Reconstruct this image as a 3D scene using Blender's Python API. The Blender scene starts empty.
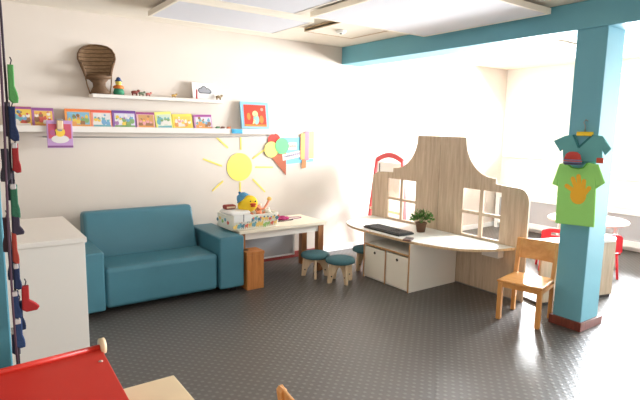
import bpy, bmesh, math, random
from mathutils import Vector, Matrix

PI = math.pi
SC = bpy.context.scene
COL = SC.collection

# ------------------------------------------------------------------ camera
yaw, pitch, roll = math.radians(35.684), math.radians(8.118), math.radians(1.068)
fw = Vector((math.sin(yaw) * math.cos(pitch), math.cos(yaw) * math.cos(pitch), -math.sin(pitch)))
r0 = Vector((math.cos(yaw), -math.sin(yaw), 0))
u0 = r0.cross(fw)
ri = r0 * math.cos(roll) + u0 * math.sin(roll)
up = -r0 * math.sin(roll) + u0 * math.cos(roll)
cam_d = bpy.data.cameras.new('camera')
cam_d.sensor_width = 36
cam_d.lens = 503.1 / 640 * 36
cam_d.clip_start = 0.05
cam = bpy.data.objects.new('camera', cam_d)
COL.objects.link(cam)
M = Matrix((ri, up, -fw)).transposed().to_4x4()
M.translation = Vector((0, -5, 1.55))
cam.matrix_world = M
SC.camera = cam

# ------------------------------------------------------------------ light
SC.view_settings.view_transform = 'Standard'
SC.view_settings.look = 'None'
SC.view_settings.exposure = 0.35
SC.view_settings.gamma = 1.0
SC.view_settings.use_curve_mapping = False
W = bpy.data.worlds.new('daylight')
SC.world = W
W.use_nodes = True
wb = W.node_tree.nodes['Background']
wb.inputs[0].default_value = (1.0, 0.93, 0.86, 1)
wb.inputs[1].default_value = 1.12


def area(name, loc, size, power, direction, color=(1, 1, 1)):
    d = bpy.data.lights.new(name, 'AREA')
    d.shape = 'RECTANGLE'
    d.size, d.size_y = size
    d.energy = power
    d.color = color
    o = bpy.data.objects.new(name, d)
    COL.objects.link(o)
    o.location = loc
    o.rotation_euler = Vector(direction).to_track_quat('-Z', 'Y').to_euler()
    return o


# daylight standing outside the row of windows in the right wall
area('daylight_window_a', (7.55, -0.4, 1.6), (0.9, 0.9), 620, (-1, 0, -0.15), (0.95, 0.98, 1))
area('daylight_window_b', (7.55, -2.25, 1.68), (1.5, 1.4), 800, (-1, 0, -0.1), (0.9, 0.95, 1))
area('daylight_unseen_window', (7.6, -5.3, 1.3), (4.1, 2.2), 420, (-1, 0, -0.05), (0.93, 0.97, 1))  # broad soft light for the unseen oversized opening


# ------------------------------------------------------------------ helpers
def lin(c):
    return tuple(((v / 255) / 12.92 if v / 255 <= 0.04045 else ((v / 255 + 0.055) / 1.055) ** 2.4) for v in c)


MATS = {}


def mat(name, rgb, rough=0.5, bump=0.0, bscale=200.0, vary=0.0, vscale=4.0, metal=0.0, spec=0.5, alpha=None):
    """plain procedural material: colour (sRGB), slight noise variation, slight noise bump"""
    if name in MATS:
        return MATS[name]
    m = bpy.data.materials.new(name)
    m.use_nodes = True
    nt = m.node_tree
    b = nt.nodes['Principled BSDF']
    c = lin(rgb)
    b.inputs['Base Color'].default_value = (*c, 1)
    b.inputs['Roughness'].default_value = rough
    b.inputs['Metallic'].default_value = metal
    b.inputs['Specular IOR Level'].default_value = spec
    tc = nt.nodes.new('ShaderNodeTexCoord')
    if vary:
        n = nt.nodes.new('ShaderNodeTexNoise')
        n.inputs['Scale'].default_value = vscale
        n.inputs['Detail'].default_value = 4
        nt.links.new(tc.outputs['Object'], n.inputs['Vector'])
        r = nt.nodes.new('ShaderNodeValToRGB')
        r.color_ramp.elements[0].position = 0.3
        r.color_ramp.elements[1].position = 0.7
        r.color_ramp.elements[0].color = (*[x * (1 - vary) for x in c], 1)
        r.color_ramp.elements[1].color = (*[min(1, x * (1 + vary)) for x in c], 1)
        nt.links.new(n.outputs['Fac'], r.inputs['Fac'])
        nt.links.new(r.outputs['Color'], b.inputs['Base Color'])
    if bump:
        n2 = nt.nodes.new('ShaderNodeTexNoise')
        n2.inputs['Scale'].default_value = bscale
        n2.inputs['Detail'].default_value = 3
        nt.links.new(tc.outputs['Object'], n2.inputs['Vector'])
        bp = nt.nodes.new('ShaderNodeBump')
        bp.inputs['Strength'].default_value = bump
        bp.inputs['Distance'].default_value = 0.01
        nt.links.new(n2.outputs['Fac'], bp.inputs['Height'])
        nt.links.new(bp.outputs['Normal'], b.inputs['Normal'])
    MATS[name] = m
    return m


def wood(name, dark, light, stretch=(14, 14, 1.0), rough=0.45, scale=3.0):
    """wood grain: noise stretched along one axis"""
    if name in MATS:
        return MATS[name]
    m = bpy.data.materials.new(name)
    m.use_nodes = True
    nt = m.node_tree
    b = nt.nodes['Principled BSDF']
    b.inputs['Roughness'].default_value = rough
    tc = nt.nodes.new('ShaderNodeTexCoord')
    mp = nt.nodes.new('ShaderNodeMapping')
    mp.inputs['Scale'].default_value = stretch
    nt.links.new(tc.outputs['Object'], mp.inputs['Vector'])
    n = nt.nodes.new('ShaderNodeTexNoise')
    n.inputs['Scale'].default_value = scale
    n.inputs['Detail'].default_value = 8
    n.inputs['Roughness'].default_value = 0.65
    n.inputs['Distortion'].default_value = 0.4
    nt.links.new(mp.outputs['Vector'], n.inputs['Vector'])
    r = nt.nodes.new('ShaderNodeValToRGB')
    r.color_ramp.elements[0].position = 0.32
    r.color_ramp.elements[1].position = 0.68
    r.color_ramp.elements[0].color = (*lin(dark), 1)
    r.color_ramp.elements[1].color = (*lin(light), 1)
    nt.links.new(n.outputs['Fac'], r.inputs['Fac'])
    nt.links.new(r.outputs['Color'], b.inputs['Base Color'])
    MATS[name] = m
    return m


def floor_mat():
    """dark studded rubber floor: a fine grid of small raised studs"""
    m = bpy.data.materials.new('studded_rubber')
    m.use_nodes = True
    nt = m.node_tree
    b = nt.nodes['Principled BSDF']
    b.inputs['Roughness'].default_value = 0.4
    b.inputs['Specular IOR Level'].default_value = 0.6
    tc = nt.nodes.new('ShaderNodeTexCoord')
    mp = nt.nodes.new('ShaderNodeMapping')
    mp.inputs['Rotation'].default_value = (0, 0, math.radians(4))
    nt.links.new(tc.outputs['Object'], mp.inputs['Vector'])
    sx = nt.nodes.new('ShaderNodeSeparateXYZ')
    nt.links.new(mp.outputs['Vector'], sx.inputs['Vector'])

    def math_(op, a, bb=None):
        n = nt.nodes.new('ShaderNodeMath')
        n.operation = op
        for i, v in enumerate((a, bb)):
            if v is None:
                continue
            if isinstance(v, (int, float)):
                n.inputs[i].default_value = v
            else:
                nt.links.new(v, n.inputs[i])
        return n.outputs[0]
    k = 2 * PI / 0.066
    a = math_('SINE', math_('MULTIPLY', sx.outputs['X'], k))
    c = math_('SINE', math_('MULTIPLY', sx.outputs['Y'], k))
    p = math_('MULTIPLY', a, c)
    mr = nt.nodes.new('ShaderNodeMapRange')
    mr.inputs['From Min'].default_value = 0.2
    mr.inputs['From Max'].default_value = 0.9
    nt.links.new(p, mr.inputs['Value'])
    n = nt.nodes.new('ShaderNodeTexNoise')
    n.inputs['Scale'].default_value = 1.3
    n.inputs['Detail'].default_value = 6
    nt.links.new(tc.outputs['Object'], n.inputs['Vector'])
    mix = nt.nodes.new('ShaderNodeMix')
    mix.data_type = 'RGBA'
    mix.inputs[6].default_value = (*lin((72, 67, 63)), 1)
    mix.inputs[7].default_value = (*lin((84, 79, 75)), 1)
    nt.links.new(n.outputs['Fac'], mix.inputs[0])
    mix2 = nt.nodes.new('ShaderNodeMix')
    mix2.data_type = 'RGBA'
    mix2.inputs[7].default_value = (*lin((100, 96, 93)), 1)
    nt.links.new(mr.outputs['Result'], mix2.inputs[0])
    nt.links.new(mix.outputs[2], mix2.inputs[6])
    nt.links.new(mix2.outputs[2], b.inputs['Base Color'])
    bp = nt.nodes.new('ShaderNodeBump')
    bp.inputs['Strength'].default_value = 0.3
    bp.inputs['Distance'].default_value = 0.003
    nt.links.new(mr.outputs['Result'], bp.inputs['Height'])
    nt.links.new(bp.outputs['Normal'], b.inputs['Normal'])
    return m


def glass_mat():
    m = bpy.data.materials.new('window_glass')
    m.use_nodes = True
    nt = m.node_tree
    out = nt.nodes['Material Output']
    nt.nodes.remove(nt.nodes['Principled BSDF'])
    t = nt.nodes.new('ShaderNodeBsdfTransparent')
    g = nt.nodes.new('ShaderNodeBsdfGlossy')
    g.inputs['Roughness'].default_value = 0.02
    f = nt.nodes.new('ShaderNodeFresnel')
    f.inputs[0].default_value = 1.45
    mx = nt.nodes.new('ShaderNodeMixShader')
    nt.links.new(f.outputs[0], mx.inputs[0])
    nt.links.new(t.outputs[0], mx.inputs[1])
    nt.links.new(g.outputs[0], mx.inputs[2])
    nt.links.new(mx.outputs[0], out.inputs[0])
    return m


class MB:
    """collects shapes into one mesh"""

    def __init__(self):
        self.bm = bmesh.new()

    def _mi(self, before, mi, smooth=False):
        for f in self.bm.faces:
            if f.index == -1 or f not in before:
                f.material_index = mi
                f.smooth = smooth

    def _start(self):
        return set(self.bm.faces)

    def box(self, x0, x1, y0, y1, z0, z1, mi=0, bev=0.0, seg=2, rot=None, smooth=False):
        s = self._start()
        mtx = Matrix.Translation(((x0 + x1) / 2, (y0 + y1) / 2, (z0 + z1) / 2))
        if rot is not None:
            mtx = mtx @ rot
        mtx = mtx @ Matrix.Diagonal((abs(x1 - x0), abs(y1 - y0), abs(z1 - z0), 1))
        g = bmesh.ops.create_cube(self.bm, size=1, matrix=mtx)
        if bev:
            es = list({e for v in g['verts'] for e in v.link_edges})
            bmesh.ops.bevel(self.bm, geom=es, offset=bev, segments=seg, profile=0.5, affect='EDGES')
        self._mi(s, mi, smooth)
        return self

    def rod(self, p, q, r, r2=None, n=12, mi=0, smooth=True):
        s = self._start()
        p, q = Vector(p), Vector(q)
        d = q - p
        mtx = Matrix.Translation((p + q) / 2) @ d.to_track_quat('Z', 'Y').to_matrix().to_4x4()
        bmesh.ops.create_cone(self.bm, cap_ends=True, segments=n, radius1=r, radius2=r if r2 is None else r2, depth=d.length, matrix=mtx)
        self._mi(s, mi, smooth)
        return self

    def bar(self, p, q, w, t, mi=0, bev=0.0, upv=(0, 0, 1)):
        """rectangular bar from p to q, width w across, thickness t"""
        s = self._start()
        p, q = Vector(p), Vector(q)
        d = (q - p)
        z = d.normalized()
        x = Vector(upv).cross(z)
        if x.length < 1e-4:
            x = Vector((1, 0, 0))
        x.normalize()
        y = z.cross(x)
        mtx = Matrix.Translation((p + q) / 2) @ Matrix((x, y, z)).transposed().to_4x4() @ Matrix.Diagonal((w, t, d.length, 1))
        g = bmesh.ops.create_cube(self.bm, size=1, matrix=mtx)
        if bev:
            es = list({e for v in g['verts'] for e in v.link_edges})
            bmesh.ops.bevel(self.bm, geom=es, offset=bev, segments=2, profile=0.5, affect='EDGES')
        self._mi(s, mi)
        return self

    def ball(self, c, r, n=16, mi=0, rot=None):
        s = self._start()
        if isinstance(r, (int, float)):
            r = (r, r, r)
        mtx = Matrix.Translation(c)
        if rot is not None:
            mtx = mtx @ rot
        bmesh.ops.create_uvsphere(self.bm, u_segments=n, v_segments=max(6, n // 2), radius=1, matrix=mtx @ Matrix.Diagonal((*r, 1)))
        self._mi(s, mi, True)
        return self

    def lathe(self, prof, c=(0, 0, 0), n=24, mi=0, sx=1.0, sy=1.0, smooth=True):
        s = self._start()
        rings = []
        for r, z in prof:
            if r < 1e-5:
                rings.append([self.bm.verts.new((c[0], c[1], c[2] + z))])
            else:
                rings.append([self.bm.verts.new((c[0] + sx * r * math.cos(2 * PI * i / n), c[1] + sy * r * math.sin(2 * PI * i / n), c[2] + z)) for i in range(n)])
        for a, b in zip(rings, rings[1:]):
            for i in range(n):
                j = (i + 1) % n
                vs = []
                for v in ((a[i], a[j]) if len(a) > 1 else (a[0],)):
                    vs.append(v)
                for v in ((b[j], b[i]) if len(b) > 1 else (b[0],)):
                    vs.append(v)
                if len(vs) > 2:
                    self.bm.faces.new(vs)
        for ring in (rings[0], rings[-1]):
            if len(ring) > 2:
                self.bm.faces.new(ring)
        self._mi(s, mi, smooth)
        return self

    def tube(self, pts, r, n=8, mi=0, closed=False):
        s = self._start()
        pts = [Vector(p) for p in pts]
        rings = []
        m = len(pts)
        for i, p in enumerate(pts):
            a = pts[i - 1] if (i > 0 or closed) else p
            b = pts[(i + 1) % m] if (i < m - 1 or closed) else p
            d = (b - a).normalized()
            x = d.orthogonal().normalized() if i == 0 else (px - d * px.dot(d)).normalized()
            px = x
            y = d.cross(x)
            rr = r[i] if isinstance(r, (list, tuple)) else r
            rings.append([self.bm.verts.new(p + (x * math.cos(2 * PI * k / n) + y * math.sin(2 * PI * k / n)) * rr) for k in range(n)])
        prs = list(zip(rings, rings[1:]))
        if closed:
            prs.append((rings[-1], rings[0]))
        for a, b in prs:
            for k in range(n):
                self.bm.faces.new((a[k], a[(k + 1) % n], b[(k + 1) % n], b[k]))
        if not closed:
            self.bm.faces.new(rings[0])
            self.bm.faces.new(rings[-1])
        self._mi(s, mi, True)
        return self

    def prism(self, outer, t0, t1, axis, holes=(), mi=0, side_mi=None, bev=0.0):
        """polygon (list of 2-D points) with holes, extruded along an axis from t0 to t1.
        axis 'x': points are (y, z); 'y': (x, z); 'z': (x, y)"""
        s = self._start()

        def P(a, b, t):
            return {'x': (t, a, b), 'y': (a, t, b), 'z': (a, b, t)}[axis]
        side_mi = mi if side_mi is None else side_mi
        loops = [list(outer)] + [list(h) for h in holes]
        faces = []
        fronts, backs = [], []
        for t, store in ((t0, fronts), (t1, backs)):
            es = []
            for lp in loops:
                vs = [self.bm.verts.new(P(a, b, t)) for a, b in lp]
                store.append(vs)
                for i in range(len(vs)):
                    es.append(self.bm.edges.new((vs[i], vs[(i + 1) % len(vs)])))
            if len(loops) == 1:
                self.bm.faces.new(store[0])
            else:
                bmesh.ops.triangle_fill(self.bm, edges=es, use_beauty=True, use_dissolve=False)
        caps = set(self.bm.faces) - s
        for f in caps:
            f.material_index = mi
        for fa, ba in zip(fronts, backs):
            k = len(fa)
            for i in range(k):
                f = self.bm.faces.new((fa[i], fa[(i + 1) % k], ba[(i + 1) % k], ba[i]))
                f.material_index = side_mi
        new = [f for f in self.bm.faces if f not in s]
        bmesh.ops.recalc_face_normals(self.bm, faces=new)
        if bev:
            es = [e for f in caps if f.is_valid for e in f.edges if not e.is_boundary and len(e.link_faces) == 2 and any(g not in caps for g in e.link_faces)]
            bmesh.ops.bevel(self.bm, geom=list(set(es)), offset=bev, segments=2, profile=0.5, affect='EDGES')
        return self

    def build(self, name, m, parent=None, loc=None):
        bmesh.ops.recalc_face_normals(self.bm, faces=self.bm.faces)
        me = bpy.data.meshes.new(name)
        self.bm.to_mesh(me)
        self.bm.free()
        for q in (m if isinstance(m, (list, tuple)) else [m]):
            me.materials.append(q)
        o = bpy.data.objects.new(name, me)
        COL.objects.link(o)
        if parent is not None:
            o.parent = parent
        if loc is not None:
            o.location = loc
        return o


def tag(o, label, cat, group=None):
    o['label'] = label
    o['category'] = cat
    if group:
        o['group'] = group
    return o


def thing(name, label, cat, loc=(0, 0, 0), rot=(0, 0, 0), group=None):
    o = bpy.data.objects.new(name, None)
    o.empty_display_size = 0.1
    COL.objects.link(o)
    o.location = loc
    o.rotation_euler = rot
    return tag(o, label, cat, group)


def struct(o):
    o['kind'] = 'structure'
    return o


def copy_tree(o, parent=None):
    c = o.copy()
    COL.objects.link(c)
    if parent is not None:
        c.parent = parent
    for ch in list(o.children):
        copy_tree(ch, c)
    return c


def circle(cx, cy, r, n=24, ry=None):
    ry = r if ry is None else ry
    return [(cx + r * math.cos(2 * PI * i / n), cy + ry * math.sin(2 * PI * i / n)) for i in range(n)]


RND = random.Random(7)

# ------------------------------------------------------------------ materials
M_wall = mat('cream_wall_paint', (216, 204, 192), 0.85, 0.06, 90, 0.02, 2)
M_wall_far = mat('white_wall_paint', (240, 234, 226), 0.85, 0.05, 90)
M_ceil = mat('ceiling_paint', (236, 226, 210), 0.9, 0.08, 60, 0.03, 3)
M_panel = mat('acoustic_panel', (222, 220, 224), 0.9, 0.05, 300)
M_panel_edge = mat('panel_edge', (244, 234, 218), 0.7)
M_teal = mat('teal_paint', (106, 170, 187), 0.55, 0.05, 60, 0.03, 3)
M_skirt = mat('red_skirting', (150, 58, 52), 0.5, 0, 1, 0.08, 6)
M_skirt_br = wood('brown_skirting', (96, 46, 34), (128, 62, 46))
M_white = mat('white_laminate', (228, 220, 211), 0.45)
M_whitem = mat('white_frame_paint', (244, 243, 240), 0.5)
M_leath = mat('teal_leatherette', (70, 124, 140), 0.42, 0.12, 220, 0.06, 3)
M_black = mat('black_plastic', (26, 26, 28), 0.45)
M_ply = wood('plywood_edge', (176, 128, 84), (206, 162, 116))
M_oak = wood('pale_oak_laminate', (176, 152, 128), (208, 186, 160), (9, 9, 0.8), 0.5, 3.0)
M_oak_d = mat('dark_plinth', (50, 44, 40), 0.5)
M_beech = wood('honey_beech', (198, 132, 66), (226, 166, 98), (3, 14, 3), 0.35, 3.0)
M_beech_v = wood('honey_beech_upright', (198, 132, 66), (226, 166, 98), (14, 14, 1.2), 0.35, 3.0)
M_box = wood('orange_brown_wood', (176, 106, 50), (206, 136, 74), (12, 12, 1.0), 0.45, 3.0)
M_leg = wood('table_leg_wood', (140, 88, 50), (178, 122, 78), (14, 14, 1.2), 0.45, 3.0)
M_birch = wood('birch_plywood', (206, 176, 138), (230, 204, 170), (8, 8, 1.5), 0.5)
M_seat = mat('dark_teal_fabric', (66, 106, 114), 0.85, 0.2, 300)
M_red = mat('red_lacquer', (196, 46, 34), 0.35)
M_redp = mat('red_plastic', (222, 40, 52), 0.4)
M_screw = mat('steel_screw', (190, 170, 160), 0.35, metal=0.7)
M_yel = mat('yellow_paper', (244, 220, 104), 0.8)
M_grey = mat('grey_board', (176, 174, 176), 0.6)
M_metal = mat('grey_metal', (150, 150, 150), 0.35, metal=0.8)
M_glass = glass_mat()


def col(name, rgb, rough=0.75):
    return mat(name, rgb, rough)


# ------------------------------------------------------------------ setting
H = 2.53
XR = 7.25
YF = -7.6
struct(MB().box(-4.0, XR, YF, 0.0, -0.06, 0.0).build('floor', floor_mat()))
struct(MB().box(-4.0, XR, YF, 0.0, H, H + 0.06).build('ceiling', M_ceil))
struct(MB().box(-4.0, XR + 0.1, 0.0, 0.1, -0.06, H + 0.06).build('wall_back', M_wall))
# right wall with window openings
wins = [(-0.72, -0.08, 1.18, 1.94), (-3.05, -1.5, 0.98, 2.4), (-7.4, -3.2, 0.15, 2.35)]  # last opening is unseen, made oversized so soft daylight floods in
outer = [(YF, -0.06), (0.0, -0.06), (0.0, H + 0.06), (YF, H + 0.06)]
holes = [[(a, c), (b, c), (b, d), (a, d)] for a, b, c, d in wins]
struct(MB().prism(outer, XR, XR + 0.1, 'x', holes).build('wall_right', M_wall_far))
for i, (a, b, WZ0, WZ1) in enumerate(wins):
    m = MB()
    f = 0.045
    m.box(XR + 0.02, XR + 0.08, a, b, WZ0, WZ0 + f).box(XR + 0.02, XR + 0.08, a, b, WZ1 - f, WZ1)
    m.box(XR + 0.02, XR + 0.08, a, a + f, WZ0 + f, WZ1 - f).box(XR + 0.02, XR + 0.08, b - f, b, WZ0 + f, WZ1 - f)
    if b - a > 1:
        for q in range(1, 2 if b - a < 2 else 4):
            mid = a + (b - a) * q / (2 if b - a < 2 else 4)
            m.box(XR + 0.02, XR + 0.08, mid - 0.03, mid + 0.03, WZ0 + f, WZ1 - f)
    w = struct(m.build('window_%d' % (i + 1), M_whitem))
    MB().box(XR + 0.045, XR + 0.051, a + 0.02, b - 0.02, WZ0 + 0.02, WZ1 - 0.02).build('window_pane', M_glass, w)
    MB().box(XR - 0.05, XR + 0.02, a - 0.03, b + 0.03, WZ0 - 0.035, WZ0 - 0.003, bev=0.005).build('window_sill', M_whitem, w)
struct(MB().box(-4.0, 3.6, -0.014, -0.001, 0.0, 0.075, bev=0.003).build('baseboard_back', M_skirt))
struct(MB().box(3.6, XR - 0.02, -0.014, -0.001, 0.0, 0.075, bev=0.003).build('trim_2', M_whitem))
struct(MB().box(XR - 0.014, XR - 0.001, YF + 0.1, -0.02, 0.0, 0.075, bev=0.003).build('baseboard_right', M_whitem))

# beam and pillars
struct(MB().box(3.875, 4.185, YF + 0.05, -0.002, 2.325, H - 0.002, bev=0.006).build('trim_1', M_teal))
PX0, PX1, PY0, PY1 = 3.895, 4.165, -3.125, -2.895
p = struct(MB().box(PX0, PX1, PY0, PY1, 0.0, 2.33, bev=0.006).build('column_right', M_teal))
MB().box(PX0 - 0.022, PX1 + 0.05, PY0 - 0.016, PY1 + 0.02, 0.0, 0.07, bev=0.003).build('column_skirting', M_skirt_br, p)
p = struct(MB().box(-0.25, 0.112, -2.88, -2.56, 0.0, H - 0.002, bev=0.006).build('column_left', mat('darker_teal', (72, 134, 150), 0.55, 0.05, 60, 0.03, 3)))  # a darker teal than the beam and right column

# hung ceiling panels
def ceiling_panel(x0, x1, y0, y1, zb, label, th=0.035):
    t = thing('ceiling_panel', label, 'ceiling panel', ((x0 + x1) / 2, (y0 + y1) / 2, zb), group='hung acoustic ceiling panels')
    hx, hy = (x1 - x0) / 2, (y1 - y0) / 2
    MB().box(-hx + 0.02, hx - 0.02, -hy + 0.02, hy - 0.02, -0.001, th).build('panel_board', M_panel, t)
    m = MB()
    m.box(-hx, hx, -hy, -hy + 0.02, -0.004, th + 0.004).box(-hx, hx, hy - 0.02, hy, -0.004, th + 0.004)
    m.box(-hx, -hx + 0.02, -hy + 0.02, hy - 0.02, -0.004, th + 0.004).box(hx - 0.02, hx, -hy + 0.02, hy - 0.02, -0.004, th + 0.004)
    m.build('panel_frame', M_panel_edge, t)
    m = MB()
    for sx in (-1, 1):
        for sy in (-1, 1):
            m.rod((sx * hx * 0.7, sy * hy * 0.7, th), (sx * hx * 0.7, sy * hy * 0.7, H - zb), 0.012)
    m.build('hanger_rod', M_metal, t)
    return t


ceiling_panel(1.38, 2.6, -1.24, -0.53, 2.465, 'oblong white acoustic ceiling panel hung close to the cream wall above the shelves')
ceiling_panel(2.45, 3.81, -2.72, -1.4, 2.465, 'large square acoustic ceiling panel hung against the teal beam')
ceiling_panel(1.0, 2.3, -2.72, -1.4, 2.465, 'acoustic ceiling panel above the open floor, mostly cut off by the top edge')
ceiling_panel(4.6, 5.9, -2.0, -0.7, 2.465, 'acoustic ceiling panel beyond the teal beam in the bright bay')
t = thing('ceiling_panel', 'small square ceiling tile with a round detector beside the end of the teal beam', 'ceiling panel', (3.16, -1.0, 2.495), group='hung acoustic ceiling panels')
MB().box(-0.3, 0.3, -0.3, 0.3, 0.0, 0.02, bev=0.003).build('panel_board', M_ceil, t)
m = MB()
for a in (-0.3, 0.285):
    m.box(a, a + 0.015, -0.3, 0.3, -0.004, 0.034).box(-0.285, 0.285, a, a + 0.015, -0.004, 0.034)
m.build('panel_frame', wood('shadow_gap_brown', (186, 158, 122), (206, 178, 142)), t)  # brown strips painted in for the shadow gap around the tile
t2 = thing('smoke_detector', 'small round white detector on the square ceiling tile near the beam end', 'smoke detector', (3.1, -0.98, 2.495))
MB().lathe([(0.0, -0.03), (0.035, -0.03), (0.05, -0.015), (0.05, -0.001), (0.0, -0.001)]).build('detector_body', M_whitem, t2)
MB().lathe([(0.0, -0.035), (0.012, -0.035), (0.014, -0.028), (0.0, -0.028)]).build('detector_lens', M_black, t2)

# window-wall low covers
for i, (a, b, lab) in enumerate([(-1.2, -0.06, 'white radiator cover with a grey inset front in the far corner under the small window'),
                                 (-2.95, -1.25, 'long white radiator cover under the wide window behind the round table')]):
    t = thing('radiator_cover', lab, 'radiator cover', (XR - 0.09, (a + b) / 2, 0), group='radiator covers under the windows')
    h = (b - a) / 2
    m = MB()
    m.box(-0.09, 0.085, -h, h, 0.58, 0.62, bev=0.004)
    m.box(-0.08, 0.085, -h, -h + 0.06, 0.0, 0.58).box(-0.08, 0.085, h - 0.06, h, 0.0, 0.58)
    m.box(-0.08, -0.05, -h + 0.06, h - 0.06, 0.5, 0.58).box(-0.08, -0.05, -h + 0.06, h - 0.06, 0.08, 0.16)
    m.build('cover_frame', M_whitem, t)
    MB().box(-0.062, -0.052, -h + 0.06, h - 0.06, 0.16, 0.5).build('inset_panel', M_grey, t)

# ------------------------------------------------------------------ wall shelves
tag(MB().box(0.99, 2.245, -0.15, -0.002, 1.785, 1.817, bev=0.004).build('wall_shelf', M_white),
    'upper short white wall shelf carrying the wicker chair', 'shelf', 'white wall shelves')
m = MB().box(0.0, 2.87, -0.115, -0.002, 1.475, 1.512, bev=0.004)
m.box(0.0, 2.87, -0.118, -0.106, 1.475, 1.528, bev=0.002)
tag(m.build('wall_shelf', M_white), 'lower long white wall shelf with the row of picture books', 'shelf', 'white wall shelves')
tag(MB().tube([(0.6, -0.008, 1.432), (1.4, -0.008, 1.43), (2.2, -0.008, 1.436), (2.85, -0.008, 1.45), (2.86, -0.008, 1.47)], 0.006).build('cable', mat('grey_cable', (176, 170, 168), 0.5)),
    'thin grey cable running along the wall under the lower shelf', 'cable')


# ------------------------------------------------------------------ picture books
def figure(m, rng, x, z, s, y, k, dep):
    """small printed figure: body, head and a hat or bow as flat shapes"""
    m.prism(circle(x, z, s * 0.5, 12, s * 0.62), y - dep, y, 'y', mi=k)
    m.prism(circle(x + rng.uniform(-0.1, 0.1) * s, z + s * 0.75, s * 0.36, 12), y - dep * 1.5, y, 'y', mi=1 + (k % 5))
    m.prism(circle(x, z + s * 1.1, s * 0.22, 8), y - dep * 1.8, y, 'y', mi=1 + ((k + 2) % 5))


def book(x0, x1, h, label, border, sky, cols, seed, z=1.512, y=-0.035, tilt=11, roll=0.0, group='picture books on the lower shelf', two=False, strip=None):
    rng = random.Random(seed)
    w = x1 - x0
    t = thing('picture_book', label, 'book', ((x0 + x1) / 2, y - h * math.sin(math.radians(tilt)) + 0.0, z + 0.003), (-math.radians(tilt), math.radians(roll), 0), group)
    cm = [col('cover_%d_%d_%d' % border, border)]
    MB().box(-w / 2, w / 2, -0.008, -0.0055, 0, h).box(-w / 2, w / 2, 0.0055, 0.008, 0, h).box(-w / 2, -w / 2 + 0.003, -0.0055, 0.0055, 0, h).build('cover', cm, t)
    MB().box(-w / 2 + 0.003, w / 2 - 0.003, -0.0055, 0.0055, 0.003, h - 0.003).build('pages', col('paper', (240, 236, 226)), t)
    mute = lambda c: tuple(int(v * 0.74 + g * 0.26) for v, g in zip(c, (170, 150, 140)))
    sky, cols = mute(sky), [mute(c) for c in cols]
    mats = [col('print_%d_%d_%d' % sky, sky)] + [col('print_%d_%d_%d' % c, c) for c in cols]
    m = MB()
    b = 0.018
    m.box(-w / 2 + b, w / 2 - b * 0.6, -0.0088, -0.008, b * 0.3, h - b * 1.5)
    n = 4 if w < 0.19 else 5
    for i in range(4):
        m.prism(circle(rng.uniform(-w / 2 + 0.04, w / 2 - 0.04), h * rng.uniform(0.5, 0.78), h * rng.uniform(0.05, 0.1), 10), -0.0091, -0.0088, 'y', mi=1 + rng.randrange(5))
    for i in range(n):
        x = -w / 2 + b + (w - 2 * b) * (i + 0.5) / n
        figure(m, rng, x, h * rng.uniform(0.2, 0.42), h * rng.uniform(0.2, 0.3), -0.0088, 1 + rng.randrange(5), 0.0004)
    m.box(-w / 2 + b, w / 2 - b * 0.6, -0.0094, -0.0088, b * 0.3, h * 0.17, mi=1 + rng.randrange(5))
    m.build('cover_picture', mats, t)
    if strip:
        MB().box(-w / 2, w / 2, -0.0092, -0.008, h - 0.022, h - 0.002).build('title_strip', col('strip_%d_%d_%d' % strip, strip), t)
    return t


Y, R_, B_, G_, O_, P_, Wt, Br, Pk, Tq = (240, 200, 60), (206, 70, 56), (96, 160, 206), (110, 160, 90), (232, 150, 70), (150, 100, 160), (240, 234, 226), (140, 92, 56), (230, 150, 160), (90, 170, 180)
book(0.378, 0.522, 0.172, 'picture book with yellow and blue cover, first on the lower shelf beside the sock garland', (226, 170, 90), Y, [Tq, R_, B_, Br, Wt], 1, strip=(150, 80, 130))
book(0.525, 0.69, 0.166, 'yellow and orange picture book with a red round figure, second on the lower shelf', (170, 110, 160), (240, 190, 70), [R_, O_, R_, Br, Wt], 2, strip=(140, 80, 140))
book(0.778, 0.988, 0.166, 'orange-edged picture book with yellow figures under a blue sky, under the wicker chair', (232, 152, 80), (110, 176, 210), [Y, O_, Y, Br, G_], 3, strip=(226, 120, 60))
book(0.99, 1.168, 0.164, 'pale picture book with a salmon edge and white cover, right of the blue-sky book', (224, 140, 120), (226, 226, 226), [Tq, Br, Wt, Y, B_], 4, strip=(220, 90, 70))
book(1.174, 1.384, 0.166, 'purple-edged picture book with a lilac-white cover below the small clown toy', (140, 96, 160), (214, 214, 236), [Y, G_, B_, P_, Wt], 5, strip=(110, 70, 140))
book(1.392, 1.562, 0.158, 'brownish orange picture book with a purple top strip, left of the green one', (222, 170, 170), (206, 150, 80), [O_, R_, Br, Pk, Y], 6, strip=(150, 70, 120))
book(1.574, 1.738, 0.168, 'pale green picture book with a yellow edge and blue ball, leaning sideways', (226, 222, 120), (206, 226, 200), [Tq, Wt, G_, Wt, Tq], 7, roll=-4)
book(1.746, 1.944, 0.152, 'bright yellow picture book with pink figures on the lower shelf', (240, 208, 90), (244, 206, 70), [Wt, Pk, O_, Wt, Y], 8, roll=-3)
book(1.962, 2.155, 0.152, 'lilac-edged picture book, last of the row before the gap on the lower shelf', (190, 140, 180), (222, 222, 232), [O_, Tq, Wt, Br, B_], 9, strip=(160, 80, 140), roll=-2)

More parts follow.
